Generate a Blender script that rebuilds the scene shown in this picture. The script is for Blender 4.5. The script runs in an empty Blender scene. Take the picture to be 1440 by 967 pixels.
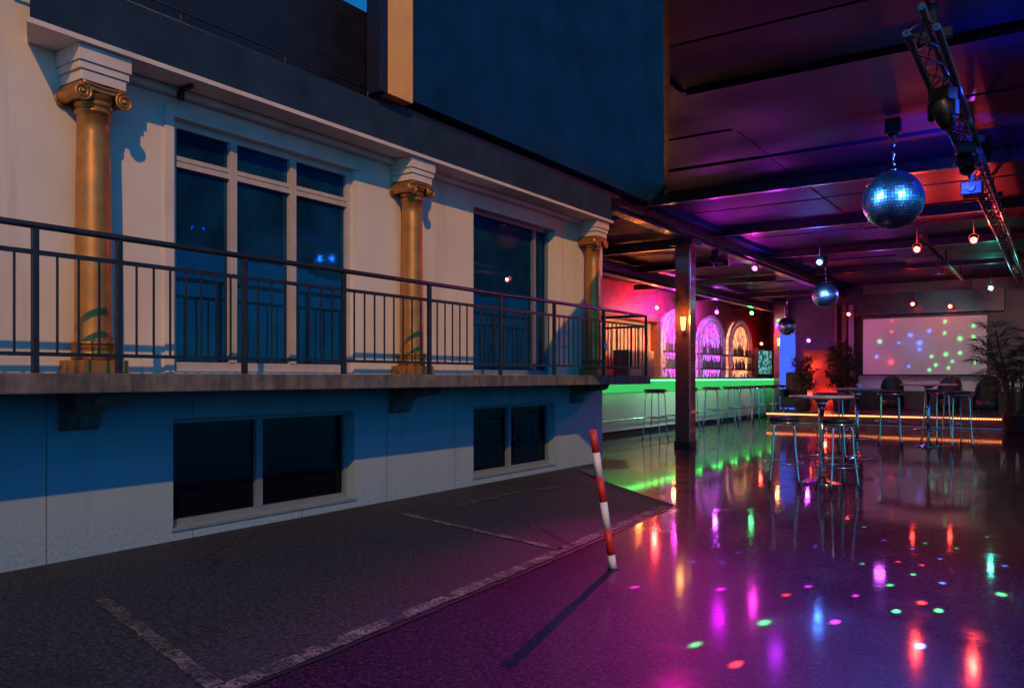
import bpy, bmesh, math, random
from mathutils import Vector, Matrix
random.seed(11)
S = bpy.context.scene
COL = S.collection
R = math.radians
PI = math.pi
EYE = 1.6                      # eye height over the yard; z = 0 is the yard, all heights below are real heights
F_PX = 1150.0; YAW = math.atan(770/1150.0)
CF = Vector((-math.sin(YAW), math.cos(YAW), 0)); CR = Vector((math.cos(YAW), math.sin(YAW), 0))

# ------------------------------------------------------------------ mesh builder
class MB:
    def __init__(self):
        self.bm = bmesh.new(); self.mi = 0
    def _tag(self, faces, smooth=False):
        for f in faces:
            f.material_index = self.mi; f.smooth = smooth
    def box(self, x0, x1, y0, y1, z0, z1, bev=0.0):
        bm = self.bm
        co = [(x, y, z) for x in (x0, x1) for y in (y0, y1) for z in (z0, z1)]
        v = [bm.verts.new(c) for c in co]
        idx = [(0,1,3,2), (4,6,7,5), (0,4,5,1), (2,3,7,6), (0,2,6,4), (1,5,7,3)]
        fs = [bm.faces.new([v[i] for i in q]) for q in idx]
        if bev > 0:
            es = list({e for f in fs for e in f.edges})
            r = bmesh.ops.bevel(bm, geom=es, offset=bev, segments=2, affect='EDGES', profile=0.5)
            fs = list(set([f for f in fs if f.is_valid] + r['faces']))
        self._tag(fs)
        return self
    def prism(self, poly, axis, a, b):
        """polygon in the two other axes, extruded along axis from a to b"""
        bm = self.bm
        def mk(p, q, t):
            return {'x': (t, p, q), 'y': (p, t, q), 'z': (p, q, t)}[axis]
        lo = [bm.verts.new(mk(p, q, a)) for p, q in poly]
        hi = [bm.verts.new(mk(p, q, b)) for p, q in poly]
        n = len(poly)
        fs = [bm.faces.new(lo[::-1]), bm.faces.new(hi)]
        for i in range(n):
            fs.append(bm.faces.new([lo[i], lo[(i+1) % n], hi[(i+1) % n], hi[i]]))
        self._tag(fs)
        return self
    def tube(self, pts, r, n=8, cap=True, closed=False):
        bm = self.bm
        pts = [Vector(p) for p in pts]
        rs = r if isinstance(r, (list, tuple)) else [r]*len(pts)
        rings = []; m = len(pts); ref = None
        for i, p in enumerate(pts):
            if closed: t = pts[(i+1) % m] - pts[i-1]
            else: t = pts[min(i+1, m-1)] - pts[max(i-1, 0)]
            t.normalize()
            if ref is None:
                ref = Vector((0,0,1)) if abs(t.z) < .9 else Vector((1,0,0))
            u = t.cross(ref)
            if u.length < 1e-5: u = t.cross(Vector((0,1,0)))
            u.normalize(); w = u.cross(t); ref = w
            rings.append([bm.verts.new(p + (u*math.cos(2*PI*k/n) + w*math.sin(2*PI*k/n))*rs[i]) for k in range(n)])
        fs = []
        for i in range(m if closed else m-1):
            a, b = rings[i], rings[(i+1) % m]
            for k in range(n):
                fs.append(bm.faces.new([a[k], a[(k+1) % n], b[(k+1) % n], b[k]]))
        self._tag(fs, True)
        if cap and not closed:
            self._tag([bm.faces.new(rings[0][::-1]), bm.faces.new(rings[-1])])
        return self
    def lathe(self, prof, c=(0,0,0), n=24, axis='z', smooth=True):
        bm = self.bm; rings = []
        for r, h in prof:
            ring = []
            for k in range(n):
                a = 2*PI*k/n; p, q = r*math.cos(a), r*math.sin(a)
                d = {'z': (p, q, h), 'x': (h, p, q), 'y': (q, h, p)}[axis]
                ring.append(bm.verts.new((c[0]+d[0], c[1]+d[1], c[2]+d[2])))
            rings.append(ring)
        fs = []
        for a, b in zip(rings, rings[1:]):
            for k in range(n):
                fs.append(bm.faces.new([a[k], a[(k+1) % n], b[(k+1) % n], b[k]]))
        self._tag(fs, smooth)
        caps = []
        if prof[0][0] > 1e-4: caps.append(bm.faces.new(rings[0][::-1]))
        if prof[-1][0] > 1e-4: caps.append(bm.faces.new(rings[-1]))
        self._tag(caps)
        return self
    def quad(self, a, b, c, d, smooth=False):
        f = self.bm.faces.new([self.bm.verts.new(p) for p in (a, b, c, d)])
        self._tag([f], smooth); return self
    def xform(self, M):
        bmesh.ops.transform(self.bm, matrix=M, verts=self.bm.verts); return self
    def build(self, name, mat, parent=None, world=True):
        """world=True: vertices are in world coordinates; shift them into the parent's frame"""
        bm = self.bm
        if parent is not None and world:
            o = Vector((0,0,0)); p = parent
            while p is not None: o += p.location; p = p.parent
            bmesh.ops.translate(bm, verts=bm.verts, vec=-o)
        bmesh.ops.recalc_face_normals(bm, faces=bm.faces)
        me = bpy.data.meshes.new(name); bm.to_mesh(me); bm.free()
        for m in (mat if isinstance(mat, (list, tuple)) else [mat]): me.materials.append(m)
        o = bpy.data.objects.new(name, me); COL.objects.link(o)
        if parent is not None: o.parent = parent
        return o

def tag(o, label=None, cat=None, group=None, kind=None):
    if label: o['label'] = label
    if cat: o['category'] = cat
    if group: o['group'] = group
    if kind: o['kind'] = kind
    return o
def thing(name, label, cat, loc=(0,0,0), rz=0, group=None):
    o = bpy.data.objects.new(name, None); COL.objects.link(o)
    o.location = loc; o.rotation_euler = (0, 0, rz); o.empty_display_size = .2
    return tag(o, label, cat, group)
def copy_tree(o, parent=None):
    c = o.copy(); COL.objects.link(c); c.parent = parent
    for ch in [k for k in bpy.data.objects if k.parent == o]: copy_tree(ch, c)
    return c

# ------------------------------------------------------------------ materials
class NT:
    def __init__(self, name, tree=None):
        if tree is None:
            self.m = bpy.data.materials.new(name); self.m.use_nodes = True; tree = self.m.node_tree
        self.t = tree; self.n = tree.nodes; self.l = tree.links; self.n.clear()
    def node(self, typ, **kw):
        x = self.n.new(typ)
        for k, v in kw.items(): setattr(x, k, v)
        return x
    def set(self, x, **ins):
        for k, v in ins.items():
            k = k.replace('_', ' ')
            s = x.inputs[k]
            if hasattr(v, 'links'): self.l.new(v, s)
            else: s.default_value = v
        return x
    def math(self, op, a, b=None, c=None, clamp=False):
        x = self.node('ShaderNodeMath', operation=op, use_clamp=clamp)
        for i, v in enumerate((a, b, c)):
            if v is None: continue
            if hasattr(v, 'links'): self.l.new(v, x.inputs[i])
            else: x.inputs[i].default_value = v
        return x.outputs[0]
    def ramp(self, f, lo, hi, a=0.0, b=1.0):
        x = self.node('ShaderNodeMapRange', clamp=True)
        self.l.new(f, x.inputs['Value'])
        x.inputs['From Min'].default_value = lo; x.inputs['From Max'].default_value = hi
        x.inputs['To Min'].default_value = a; x.inputs['To Max'].default_value = b
        return x.outputs[0]
    def noise(self, vec, scale, detail=4, rough=.55, sx=(1,1,1)):
        mp = self.node('ShaderNodeMapping'); self.l.new(vec, mp.inputs['Vector']); mp.inputs['Scale'].default_value = sx
        x = self.node('ShaderNodeTexNoise'); self.l.new(mp.outputs[0], x.inputs['Vector'])
        x.inputs['Scale'].default_value = scale; x.inputs['Detail'].default_value = detail; x.inputs['Roughness'].default_value = rough
        return x.outputs['Fac']
    def mix(self, f, a, b):
        x = self.node('ShaderNodeMix', data_type='RGBA')
        for s, v in ((x.inputs[0], f), (x.inputs[6], a), (x.inputs[7], b)):
            if hasattr(v, 'links'): self.l.new(v, s)
            else: s.default_value = v if not isinstance(v, (tuple, list)) else (tuple(v) + (1,))[:4]
        return x.outputs[2]
    def pos(self): return self.node('ShaderNodeNewGeometry').outputs['Position']
    def obj(self): return self.node('ShaderNodeTexCoord').outputs['Object']
    def bump(self, h, strength=.3, dist=.01):
        x = self.node('ShaderNodeBump'); self.l.new(h, x.inputs['Height'])
        x.inputs['Strength'].default_value = strength; x.inputs['Distance'].default_value = dist
        return x.outputs[0]
    def out(self, sh):
        o = self.node('ShaderNodeOutputMaterial'); self.l.new(sh, o.inputs['Surface']); return self.m
    def bsdf(self, **ins):
        b = self.node('ShaderNodeBsdfPrincipled'); self.set(b, **ins); return b

def c4(c): return tuple(c) + (1,)
def mat(name, col, rough=.6, metal=0.0, var=.25, scale=6, bump=.12, bscale=60, spec=.5, dist=.004, coat=0.0):
    t = NT(name); p = t.obj()
    n = t.noise(p, scale, 5)
    dark = tuple(c*(1-var) for c in col); lite = tuple(min(1, c*(1+var*.6)) for c in col)
    base = t.mix(t.ramp(n, .3, .7), dark, lite)
    rr = t.ramp(t.noise(p, scale*2.3, 4), .3, .7, max(.02, rough-.1), min(1, rough+.12))
    b = t.bsdf(Base_Color=base, Roughness=rr, Metallic=metal)
    b.inputs['Specular IOR Level'].default_value = spec
    b.inputs['Coat Weight'].default_value = coat
    if bump > 0: t.l.new(t.bump(t.noise(p, bscale, 4), bump, dist), b.inputs['Normal'])
    return t.out(b.outputs[0])
def emis(name, col, strength):
    t = NT(name); e = t.node('ShaderNodeEmission'); e.inputs[0].default_value = c4(col); e.inputs[1].default_value = strength
    return t.out(e.outputs[0])

def mat_plaster():
    t = NT('wall_plaster'); p = t.pos()
    s = t.node('ShaderNodeSeparateXYZ'); t.l.new(p, s.inputs[0])
    n = t.noise(p, 1.3, 6); st = t.noise(p, 2.2, 5, .6, (1, 1.6, .12)); sp = t.noise(p, 30, 3)
    base = t.mix(t.ramp(n, .3, .7), (.70,.63,.585), (.79,.72,.67))
    base = t.mix(t.ramp(st, .52, .75, 0, .55), base, (.42,.39,.38))
    # dirt splashed up from the yard and dark run marks under the balcony slab
    low = t.math('MULTIPLY', t.ramp(s.outputs[2], .5, .02), t.ramp(sp, .4, .66))
    base = t.mix(t.math('MULTIPLY', low, .8), base, (.28,.26,.26))
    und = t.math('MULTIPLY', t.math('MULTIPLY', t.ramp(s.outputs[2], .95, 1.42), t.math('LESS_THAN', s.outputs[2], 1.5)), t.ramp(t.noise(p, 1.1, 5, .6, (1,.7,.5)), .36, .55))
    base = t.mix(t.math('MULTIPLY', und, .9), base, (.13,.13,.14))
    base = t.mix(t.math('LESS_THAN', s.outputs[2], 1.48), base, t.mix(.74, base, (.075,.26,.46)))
    # lower wall: cast panels with thin joints
    fr = t.math('FRACT', t.math('MULTIPLY', t.math('ADD', s.outputs[1], .67), 1/1.42))
    jt = t.math('MULTIPLY', t.math('LESS_THAN', fr, .008), t.math('LESS_THAN', s.outputs[2], 1.45))
    base = t.mix(t.math('MULTIPLY', jt, .8), base, (.08,.08,.08))
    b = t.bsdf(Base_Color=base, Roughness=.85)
    h = t.math('ADD', t.noise(p, 140, 3), t.math('MULTIPLY', t.noise(p, 14, 4), 1.5))
    t.l.new(t.bump(h, .35, .004), b.inputs['Normal'])
    return t.out(b.outputs[0])
def mat_slab():
    t = NT('stained_concrete'); p = t.pos()
    st = t.noise(p, 4.5, 6, .65, (1, 1.5, .1)); n = t.noise(p, 9, 5)
    base = t.mix(t.ramp(n, .3, .7), (.10,.095,.10), (.20,.18,.18))
    base = t.mix(t.ramp(st, .45, .66, 0, .85), base, (.045,.045,.05))
    b = t.bsdf(Base_Color=base, Roughness=.9)
    t.l.new(t.bump(t.noise(p, 60, 5), .5, .006), b.inputs['Normal'])
    return t.out(b.outputs[0])
def asphalt_colour(t, p):
    g = t.noise(p, 38, 4, .8); g2 = t.noise(p, 21, 5, .8); n = t.noise(p, .55, 6); n3 = t.noise(p, 1.9, 7, .7)
    base = t.mix(t.ramp(n, .3, .7), (.006,.014,.030), (.017,.026,.052))
    base = t.mix(t.ramp(g, .49, .60), base, (.062,.078,.138))
    base = t.mix(t.ramp(g2, .50, .41), base, (.003,.004,.008))
    base = t.mix(t.ramp(n3, .56, .66, 0, .6), base, (.006,.009,.014))
    return base, g, g2
def mat_asphalt():
    t = NT('asphalt'); p = t.pos()
    base, g, g2 = asphalt_colour(t, p)
    # hairline cracks
    v = t.node('ShaderNodeTexVoronoi', feature='DISTANCE_TO_EDGE'); w = t.node('ShaderNodeTexNoise'); t.l.new(p, w.inputs['Vector']); w.inputs['Scale'].default_value = 1.3; w.inputs['Detail'].default_value = 6
    vm = t.node('ShaderNodeVectorMath', operation='MULTIPLY_ADD'); t.l.new(w.outputs['Color'], vm.inputs[0]); vm.inputs[1].default_value = (.9,.9,.9); t.l.new(p, vm.inputs[2])
    t.l.new(vm.outputs[0], v.inputs['Vector']); v.inputs['Scale'].default_value = .42
    cr = t.math('MULTIPLY', t.ramp(v.outputs['Distance'], .007, .002), t.ramp(t.noise(p, .35, 3), .48, .56))
    base = t.mix(t.math('MULTIPLY', cr, .85), base, (.003,.004,.006))
    b = t.bsdf(Base_Color=base, Roughness=t.ramp(g2, .3, .7, .62, .92))
    t.l.new(t.bump(t.math('SUBTRACT', t.math('ADD', g2, g), cr), .9, .010), b.inputs['Normal'])
    return t.out(b.outputs[0])
def mat_floor():
    """sealed dark yard surface: grainy and only a little shiny near the street, polished and wet-looking under the roof"""
    t = NT('sealed_floor'); p = t.pos()
    s = t.node('ShaderNodeSeparateXYZ'); t.l.new(p, s.inputs[0])
    g = t.noise(p, 38, 4, .8); n = t.noise(p, .8, 6); n2 = t.noise(p, 5, 5); g2 = t.noise(p, 21, 5, .8)
    d = t.math('ADD', s.outputs[1], t.math('MULTIPLY', s.outputs[0], .9))      # runs into the hall
    wet = t.ramp(t.math('ADD', d, t.math('MULTIPLY', n, 1.6)), 1.4, 7.0)
    dry = t.mix(t.ramp(n, .3, .7), (.010,.0045,.018), (.024,.010,.034))
    dry = t.mix(t.ramp(g, .49, .60), dry, (.085,.030,.112))
    dry = t.mix(t.ramp(g2, .50, .38), dry, (.004,.004,.006))
    base = t.mix(t.math('MULTIPLY', wet, .45), dry, t.mix(t.ramp(n2, .3, .7), (.008,.0035,.013), (.017,.0065,.022)))
    sc = t.ramp(t.noise(p, 1.6, 7, .7), .52, .70)                              # scuffs and dried puddle edges
    b = t.bsdf(Base_Color=base, Roughness=t.math('ADD', t.ramp(wet, 0, 1, .62, .34), t.math('MULTIPLY', sc, .10)))
    t.l.new(t.ramp(wet, 0, .8, .10, .008), b.inputs['Specular IOR Level'])
    t.l.new(t.ramp(wet, 0, 1, .03, .52), b.inputs['Coat Weight'])
    t.l.new(t.math('ADD', t.ramp(wet, 0, 1, .16, .035), t.math('ADD', t.math('MULTIPLY', sc, .08), t.ramp(n2, .35, .7, 0, .025))), b.inputs['Coat Roughness'])
    b.inputs['Coat IOR'].default_value = 1.42
    bs = t.node('ShaderNodeBump'); t.l.new(t.math('ADD', g, t.math('MULTIPLY', g2, .7)), bs.inputs['Height'])
    t.l.new(t.ramp(wet, 0, 1, .8, .35), bs.inputs['Strength']); bs.inputs['Distance'].default_value = .005
    t.l.new(bs.outputs[0], b.inputs['Normal'])
    bc = t.node('ShaderNodeBump'); t.l.new(t.math('ADD', t.math('MULTIPLY', g2, .25), n2), bc.inputs['Height'])
    bc.inputs['Strength'].default_value = .085; bc.inputs['Distance'].default_value = .004
    t.l.new(bc.outputs[0], b.inputs['Coat Normal'])
    return t.out(b.outputs[0])
def mat_paint(name, col, amount):
    t = NT(name); p = t.pos()
    base, g, g2 = asphalt_colour(t, p)
    w = t.ramp(t.noise(p, 4, 7, .75), .42, .62)
    k = t.math('MULTIPLY', t.math('MULTIPLY', w, t.ramp(g, .42, .54)), amount)
    b = t.bsdf(Base_Color=t.mix(k, base, col), Roughness=.85)
    t.l.new(t.bump(t.math('ADD', g2, g), .9, .010), b.inputs['Normal'])
    return t.out(b.outputs[0])
def mat_glass(name, tint, refl, deep):
    """dark window glass: mirror-like coat over an opaque base colour"""
    t = NT(name); p = t.pos()
    g = t.node('ShaderNodeBsdfGlossy'); g.inputs['Color'].default_value = c4(tint); g.inputs['Roughness'].default_value = .015
    d = t.bsdf(Base_Color=t.mix(t.ramp(t.noise(p, 1.7, 4), .35, .7), tuple(c*.4 for c in deep), deep), Roughness=.25); d.inputs['Specular IOR Level'].default_value = 0
    w = t.node('ShaderNodeBump'); t.l.new(t.noise(p, .9, 2), w.inputs['Height']); w.inputs['Strength'].default_value = .12; w.inputs['Distance'].default_value = .02
    t.l.new(w.outputs[0], g.inputs['Normal'])
    lw = t.node('ShaderNodeLayerWeight'); lw.inputs[0].default_value = .35
    f = t.math('ADD', refl, t.math('MULTIPLY', lw.outputs['Fresnel'], .14), clamp=True)
    m = t.node('ShaderNodeMixShader'); t.l.new(f, m.inputs[0]); t.l.new(d.outputs[0], m.inputs[1]); t.l.new(g.outputs[0], m.inputs[2])
    return t.out(m.outputs[0])
def mat_ceiling():
    t = NT('ceiling_boards'); p = t.pos()
    n = t.noise(p, .7, 5); k = t.noise(p, 40, 3, .7); ln = t.noise(p, 3, 5, .6, (.25, 6, 1))
    base = t.mix(t.ramp(n, .35, .65), (.014,.006,.036), (.058,.020,.115))
    base = t.mix(t.ramp(ln, .45, .75, 0, .5), base, (.025,.012,.045))
    base = t.mix(t.ramp(t.noise(p, 1.3, 8, .75), .52, .60, 0, .85), base, (.03,.03,.03))
    b = t.bsdf(Base_Color=base, Roughness=t.ramp(n, .3, .7, .42, .7))
    b.inputs['Specular IOR Level'].default_value = .14
    t.l.new(t.bump(t.math('ADD', k, ln), .25, .01), b.inputs['Normal'])
    return t.out(b.outputs[0])
def mat_mirror_tiles():
    t = NT('mirror_tiles')
    tc = t.node('ShaderNodeTexCoord'); p = tc.outputs['Object']
    wn = t.node('ShaderNodeTexNoise'); t.l.new(p, wn.inputs['Vector']); wn.inputs['Scale'].default_value = 9
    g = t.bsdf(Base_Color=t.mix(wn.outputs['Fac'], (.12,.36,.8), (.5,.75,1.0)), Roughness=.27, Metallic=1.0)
    return t.out(g.outputs[0])

M = {}
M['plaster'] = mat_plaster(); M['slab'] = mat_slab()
M['soffit'] = mat('pale_render', (.70,.63,.60), .8, var=.15, scale=3)
M['shaded'] = mat('shade_dark_cladding', (.018,.042,.082), .7, var=.3, scale=2.5, bump=.15, spec=.15)  # the canopy fascia's shade is put into this dark blue colour
M['shade_blue'] = mat('shade_blue_render', (.0015,.040,.125), .8, var=.3, scale=1.2, bump=.2, spec=.1)  # upper wall's shade painted in as dark blue, since the sun reaches it
M['night'] = mat('night_blue_panel', (.008,.010,.030), .5, var=.3, scale=2)
M['orange'] = mat('ochre_paint', (.92,.46,.15), .7, var=.10, scale=4)
M['gold'] = mat('gold_paint', (.56,.25,.07), .38, .60, var=.22, scale=5, bump=.08, bscale=25)
M['steel'] = mat('painted_steel', (.030,.042,.062), .42, .5, var=.3, scale=9, bump=.1)
M['frame'] = mat('window_frame_paint', (.52,.47,.46), .5, var=.12, scale=5, bump=.05)
M['frame_blue'] = mat('grey_frame_paint', (.15,.21,.30), .5, var=.12, scale=5, bump=.05)
M['glass'] = mat_glass('door_glass', (.22,.58,1.0), .09, (.006,.060,.16))  # blue base painted in for the sky the panes would reflect
M['glass_tall'] = mat_glass('tall_window_glass', (.10,.5,1.0), .06, (.005,.055,.15))  # sky reflection put into the blue base here too
M['glass_dark'] = mat_glass('basement_glass', (.6,.7,.8), .03, (.004,.005,.014))
M['asphalt'] = mat_asphalt(); M['floor'] = mat_floor()
M['line'] = mat_paint('worn_line_paint', (.38,.34,.35), .95); M['line_faint'] = mat_paint('faint_line_paint', (.34,.31,.32), .62)
M['crack'] = mat('tar_joint', (.010,.022,.028), .5, var=.3, scale=20)
M['ceiling'] = mat_ceiling()
M['beam'] = mat('beam_paint', (.05,.045,.05), .32, .4, var=.4, scale=5, bump=.15)
M['chrome'] = mat('chrome', (.62,.60,.60), .16, 1.0, var=.1, scale=12, bump=.03)
M['alu'] = mat('truss_aluminium', (.16,.16,.19), .26, .9, var=.2, scale=10, bump=.06)
M['black'] = mat('black_plastic', (.012,.012,.013), .45, var=.3, bump=.06)
M['leather'] = mat('black_leather', (.018,.018,.022), .38, var=.3, bump=.2, bscale=120)
M['tabletop'] = mat('table_laminate', (.42,.38,.40), .22, var=.15, scale=8, bump=.03)
M['barpanel'] = mat('bar_panel', (.50,.47,.47), .55, var=.10, scale=1.5, bump=.08)
M['bartop'] = mat('bar_top_wood', (.16,.10,.065), .3, var=.4, scale=6, bump=.08)
M['darkwall'] = mat('bar_wall_paint', (.34,.075,.10), .6, var=.35, scale=2, bump=.2)
M['palewall'] = mat('pale_hall_wall', (.27,.22,.23), .8, var=.12, scale=2, bump=.12)
M['duskwall'] = mat('plum_wall_paint', (.07,.04,.065), .7, var=.3, scale=2, bump=.15)
M['stagewood'] = mat('stage_wood', (.09,.055,.045), .45, var=.4, scale=5, bump=.15)
M['wood'] = mat('dark_wood', (.12,.06,.035), .5, var=.4, scale=7, bump=.15)
M['pillar'] = mat('pillar_lacquer', (.20,.055,.05), .20, var=.3, scale=3, bump=.06, coat=.6)
M['steelpale'] = mat('brushed_edge', (.55,.50,.52), .3, .6, var=.1)
M['red'] = mat('red_paint', (.60,.028,.020), .45, var=.22, scale=12, bump=.08)
M['white'] = mat('white_paint', (.74,.72,.72), .5, var=.15, scale=12, bump=.08)
M['screen'] = mat('screen_fabric', (.78,.76,.78), .9, var=.04, scale=3, bump=.05, bscale=300)
M['leaf'] = mat('palm_leaf', (.10,.16,.06), .45, var=.5, scale=9, bump=.1)
M['leaf2'] = mat('shrub_leaf', (.06,.085,.025), .5, var=.5, scale=9, bump=.1)
M['trunk'] = mat('palm_cane', (.11,.085,.05), .8, var=.4, scale=14, bump=.4)
M['pot'] = mat('dark_pot', (.05,.030,.025), .45, var=.2)
M['mirror'] = mat_mirror_tiles()
M['lattice'] = mat('white_lattice', (.72,.70,.70), .5, var=.1)
M['bottle'] = mat('bottle_glass', (.20,.22,.18), .12, var=.5, scale=3, bump=0, coat=.5)
M['fridge'] = mat('fridge_steel', (.10,.10,.11), .35, .3, var=.2)
M['e_green'] = emis('green_led', (.05,1,.13), 16)
M['e_band'] = emis('green_light_band', (.06,.85,.18), .70)
M['e_rope'] = emis('rope_light', (1,.22,.07), 6)
M['e_sconce'] = emis('sconce_glow', (1,.40,.10), 5)

# ------------------------------------------------------------------ ground
def sheet(name, poly, z, m, kind='structure'):
    b = MB(); b.bm.faces.new([b.bm.verts.new((x, y, z)) for x, y in poly])
    o = b.build(name, m); tag(o, kind=kind); return o
sheet('ground', [(-400,-400), (400,-400), (400,400), (-400,400)], 0, M['asphalt'])
sheet('club_floor', [(-3.52,-6), (14,-6), (14,44), (-14,44), (-14,14.2), (-6.9,14.2), (-6.25,13.05), (-7.0,12.4), (-5.6,11.0), (-3.98,9.55), (-3.62,5.0)], .004, M['floor'])
def strip_line(name, pts, w, z, m):
    b = MB(); random.seed(len(pts)*7 + int(w*1000)); L = []
    for (x0, y0), (x1, y1) in zip(pts, pts[1:]):
        d = Vector((x1-x0, y1-y0)); n = Vector((-d.y, d.x)).normalized(); k = max(2, int(d.length/.12))
        for i in range(k + (1 if (x1, y1) == pts[-1] else 0)):
            q = Vector((x0, y0)) + d*(i/k)
            L.append((q + n*(w/2 + random.uniform(-.010, .010)), q - n*(w/2 + random.uniform(-.010, .010))))
    vs = [(b.bm.verts.new((a.x, a.y, z)), b.bm.verts.new((c.x, c.y, z))) for a, c in L]
    for p, q in zip(vs, vs[1:]): b.bm.faces.new([p[0], q[0], q[1], p[1]])
    o = b.build(name, m); tag(o, kind='structure'); return o
strip_line('road_marking', [(-3.50,1.2), (-3.58,3.0), (-3.74,5.6), (-4.06,9.45)], .13, .008, M['line'])
strip_line('floor_joint', [(-3.40,1.2), (-3.47,3.0), (-3.62,5.6), (-3.95,9.45)], .035, .012, M['crack'])
strip_line('road_marking', [(-6.45,7.25), (-3.85,6.55)], .085, .008, M['line'])
strip_line('road_marking', [(-5.75,3.25), (-3.62,2.66)], .095, .008, M['line_faint'])
strip_line('road_marking', [(-6.2,8.1), (-6.25,9.6), (-5.75,11.2)], .07, .008, M['line_faint'])
strip_line('floor_joint', [(-3.98,9.58), (-5.62,11.0), (-6.95,12.4), (-6.28,13.05), (-6.9,14.2)], .05, .012, M['crack'])

# ------------------------------------------------------------------ villa with balcony
XW = -7.2
villa = thing('villa', 'pale two storey villa with gold columns, long railed balcony and slate canopy', 'building', (-7.4, 8.0, 0))
OPEN = [  # y0, y1, z0, z1
    (4.80, 7.27, 1.66, 4.14), (9.73, 12.07, 1.64, 4.12), (4.80, 7.27, .12, 1.19), (9.73, 12.07, .12, 1.17)]
def wall_grid(b, x0, x1, y0, y1, z0, z1, opens):
    ys = sorted({y0, y1, *[o[0] for o in opens], *[o[1] for o in opens]})
    zs = sorted({z0, z1, *[o[2] for o in opens], *[o[3] for o in opens]})
    for a, c in zip(ys, ys[1:]):
        for d, e in zip(zs, zs[1:]):
            my, mz = (a+c)/2, (d+e)/2
            if any(o[0] < my < o[1] and o[2] < mz < o[3] for o in opens): continue
            b.box(x0, x1, a, c, d, e)
b = MB()
wall_grid(b, -7.55, XW, -4, 13.83, -.2, 4.45, OPEN)
b.box(-7.55, XW, -4, 3.46, 4.45, 7.0)
bmesh.ops.remove_doubles(b.bm, verts=b.bm.verts, dist=1e-5)
seen = {}
for f in list(b.bm.faces):                       # drop the inner faces between neighbouring blocks
    k = tuple(sorted(v.index for v in f.verts)) if False else frozenset(f.verts)
    seen.setdefault(k, []).append(f)
bmesh.ops.delete(b.bm, geom=[f for g in seen.values() if len(g) > 1 for f in g], context='FACES_ONLY')
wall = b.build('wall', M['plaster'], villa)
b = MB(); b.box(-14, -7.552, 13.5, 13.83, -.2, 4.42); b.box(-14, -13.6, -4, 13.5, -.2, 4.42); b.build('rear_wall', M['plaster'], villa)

def window(name, y0, y1, z0, z1, mull, trans, fm, gm, fw=.055, inset=.10, sill=True):
    """frame recessed in the wall, one pane per light"""
    xf = XW - inset; b = MB()
    b.box(xf-.07, xf, y0, y1, z0, z0+fw*1.2); b.box(xf-.07, xf, y0, y1, z1-fw, z1)
    b.box(xf-.07, xf, y0, y0+fw, z0+fw*1.2, z1-fw); b.box(xf-.07, xf, y1-fw, y1, z0+fw*1.2, z1-fw)
    ys = [y0+fw] + list(mull) + [y1-fw]; zs = [z0+fw*1.2] + list(trans) + [z1-fw]
    for m in mull: b.box(xf-.062, xf+.012, m-.045, m-.004, z0+fw*1.2, z1-fw); b.box(xf-.062, xf+.006, m+.004, m+.045, z0+fw*1.2, z1-fw)
    cells = [(zs[i], zs[i+1]) for i in range(len(zs)-1)]
    edges = [y0+fw] + [x for m in mull for x in (m-.045, m+.045)] + [y1-fw]
    for tz in trans:
        for i in range(0, len(edges), 2):
            b.box(xf-.060, xf+.004, edges[i], edges[i+1], tz-.06, tz-.006); b.box(xf-.060, xf-.002, edges[i], edges[i+1], tz+.006, tz+.05)
    fr = b.build(name, fm, villa)
    tz_edges = [z0+fw*1.2] + [q for t in trans for q in (t-.06, t+.05)] + [z1-fw]
    for i in range(0, len(edges), 2):
        for j in range(0, len(tz_edges), 2):
            p = MB(); a, c, d, e = edges[i], edges[i+1], tz_edges[j], tz_edges[j+1]
            # each light sits a hair out of plane, so the panes do not mirror as one sheet
            k = random.uniform(-.006, .006)
            p.prism([(xf-.045+k, a), (xf-.045-k, c), (xf-.055-k, c), (xf-.055+k, a)], 'z', d, e)
            p.build('pane', gm, fr)
    if sill:
        s = MB(); s.box(XW-.10, XW+.02, y0-.02, y1+.02, z0-.032, z0-.003, .005); s.build('sill', M['frame_blue'], fr)
    return fr
window('glass_door', 4.80, 7.27, 1.66, 4.14, (5.545, 6.356), (3.74,), M['frame'], M['glass'], .075, .06, sill=False)
window('tall_window', 9.73, 12.07, 1.64, 4.12, (11.62,), (), M['frame_blue'], M['glass_tall'], .06, .13, sill=False)
window('basement_window', 4.80, 7.27, .12, 1.19, (5.93,), (), M['frame_blue'], M['glass_dark'], .05, .12)
window('basement_window', 9.73, 12.07, .12, 1.17, (10.85,), (), M['frame_blue'], M['glass_dark'], .05, .12)
b = MB(); b.box(XW+.002, XW+.022, 4.70, 4.797, 1.645, 4.24); b.box(XW+.002, XW+.022, 4.797, 7.36, 4.143, 4.24); b.build('door_surround', M['soffit'], villa)

# balcony slab and its brackets
b = MB(); b.box(XW+.002, -6.20, -4, 13.82, 1.475, 1.63, .012); b.build('balcony_slab', M['slab'], villa)
for yc in (3.85, 8.05, 12.75):
    prof = [(XW+.002, 1.474), (XW+.002, 1.0)]
    prof += [(XW+.02+.14*math.sin(t), 1.0+.16*(1-math.cos(t))) for t in [i*PI/2/5 for i in range(1, 6)]]
    prof += [(XW+.16+.48*(1-math.cos(t)), 1.16+.17*math.sin(t)) for t in [i*PI/2/6 for i in range(1, 7)]]
    prof += [(XW+.72, 1.37), (XW+.76, 1.474)]
    b = MB(); b.prism([(XW+.002+(x-XW-.002)*.82, 1.474-(1.474-z)*.72) for x, z in prof], 'y', yc-.16, yc+.16); b.build('balcony_bracket', M['slab'], villa)

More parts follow.
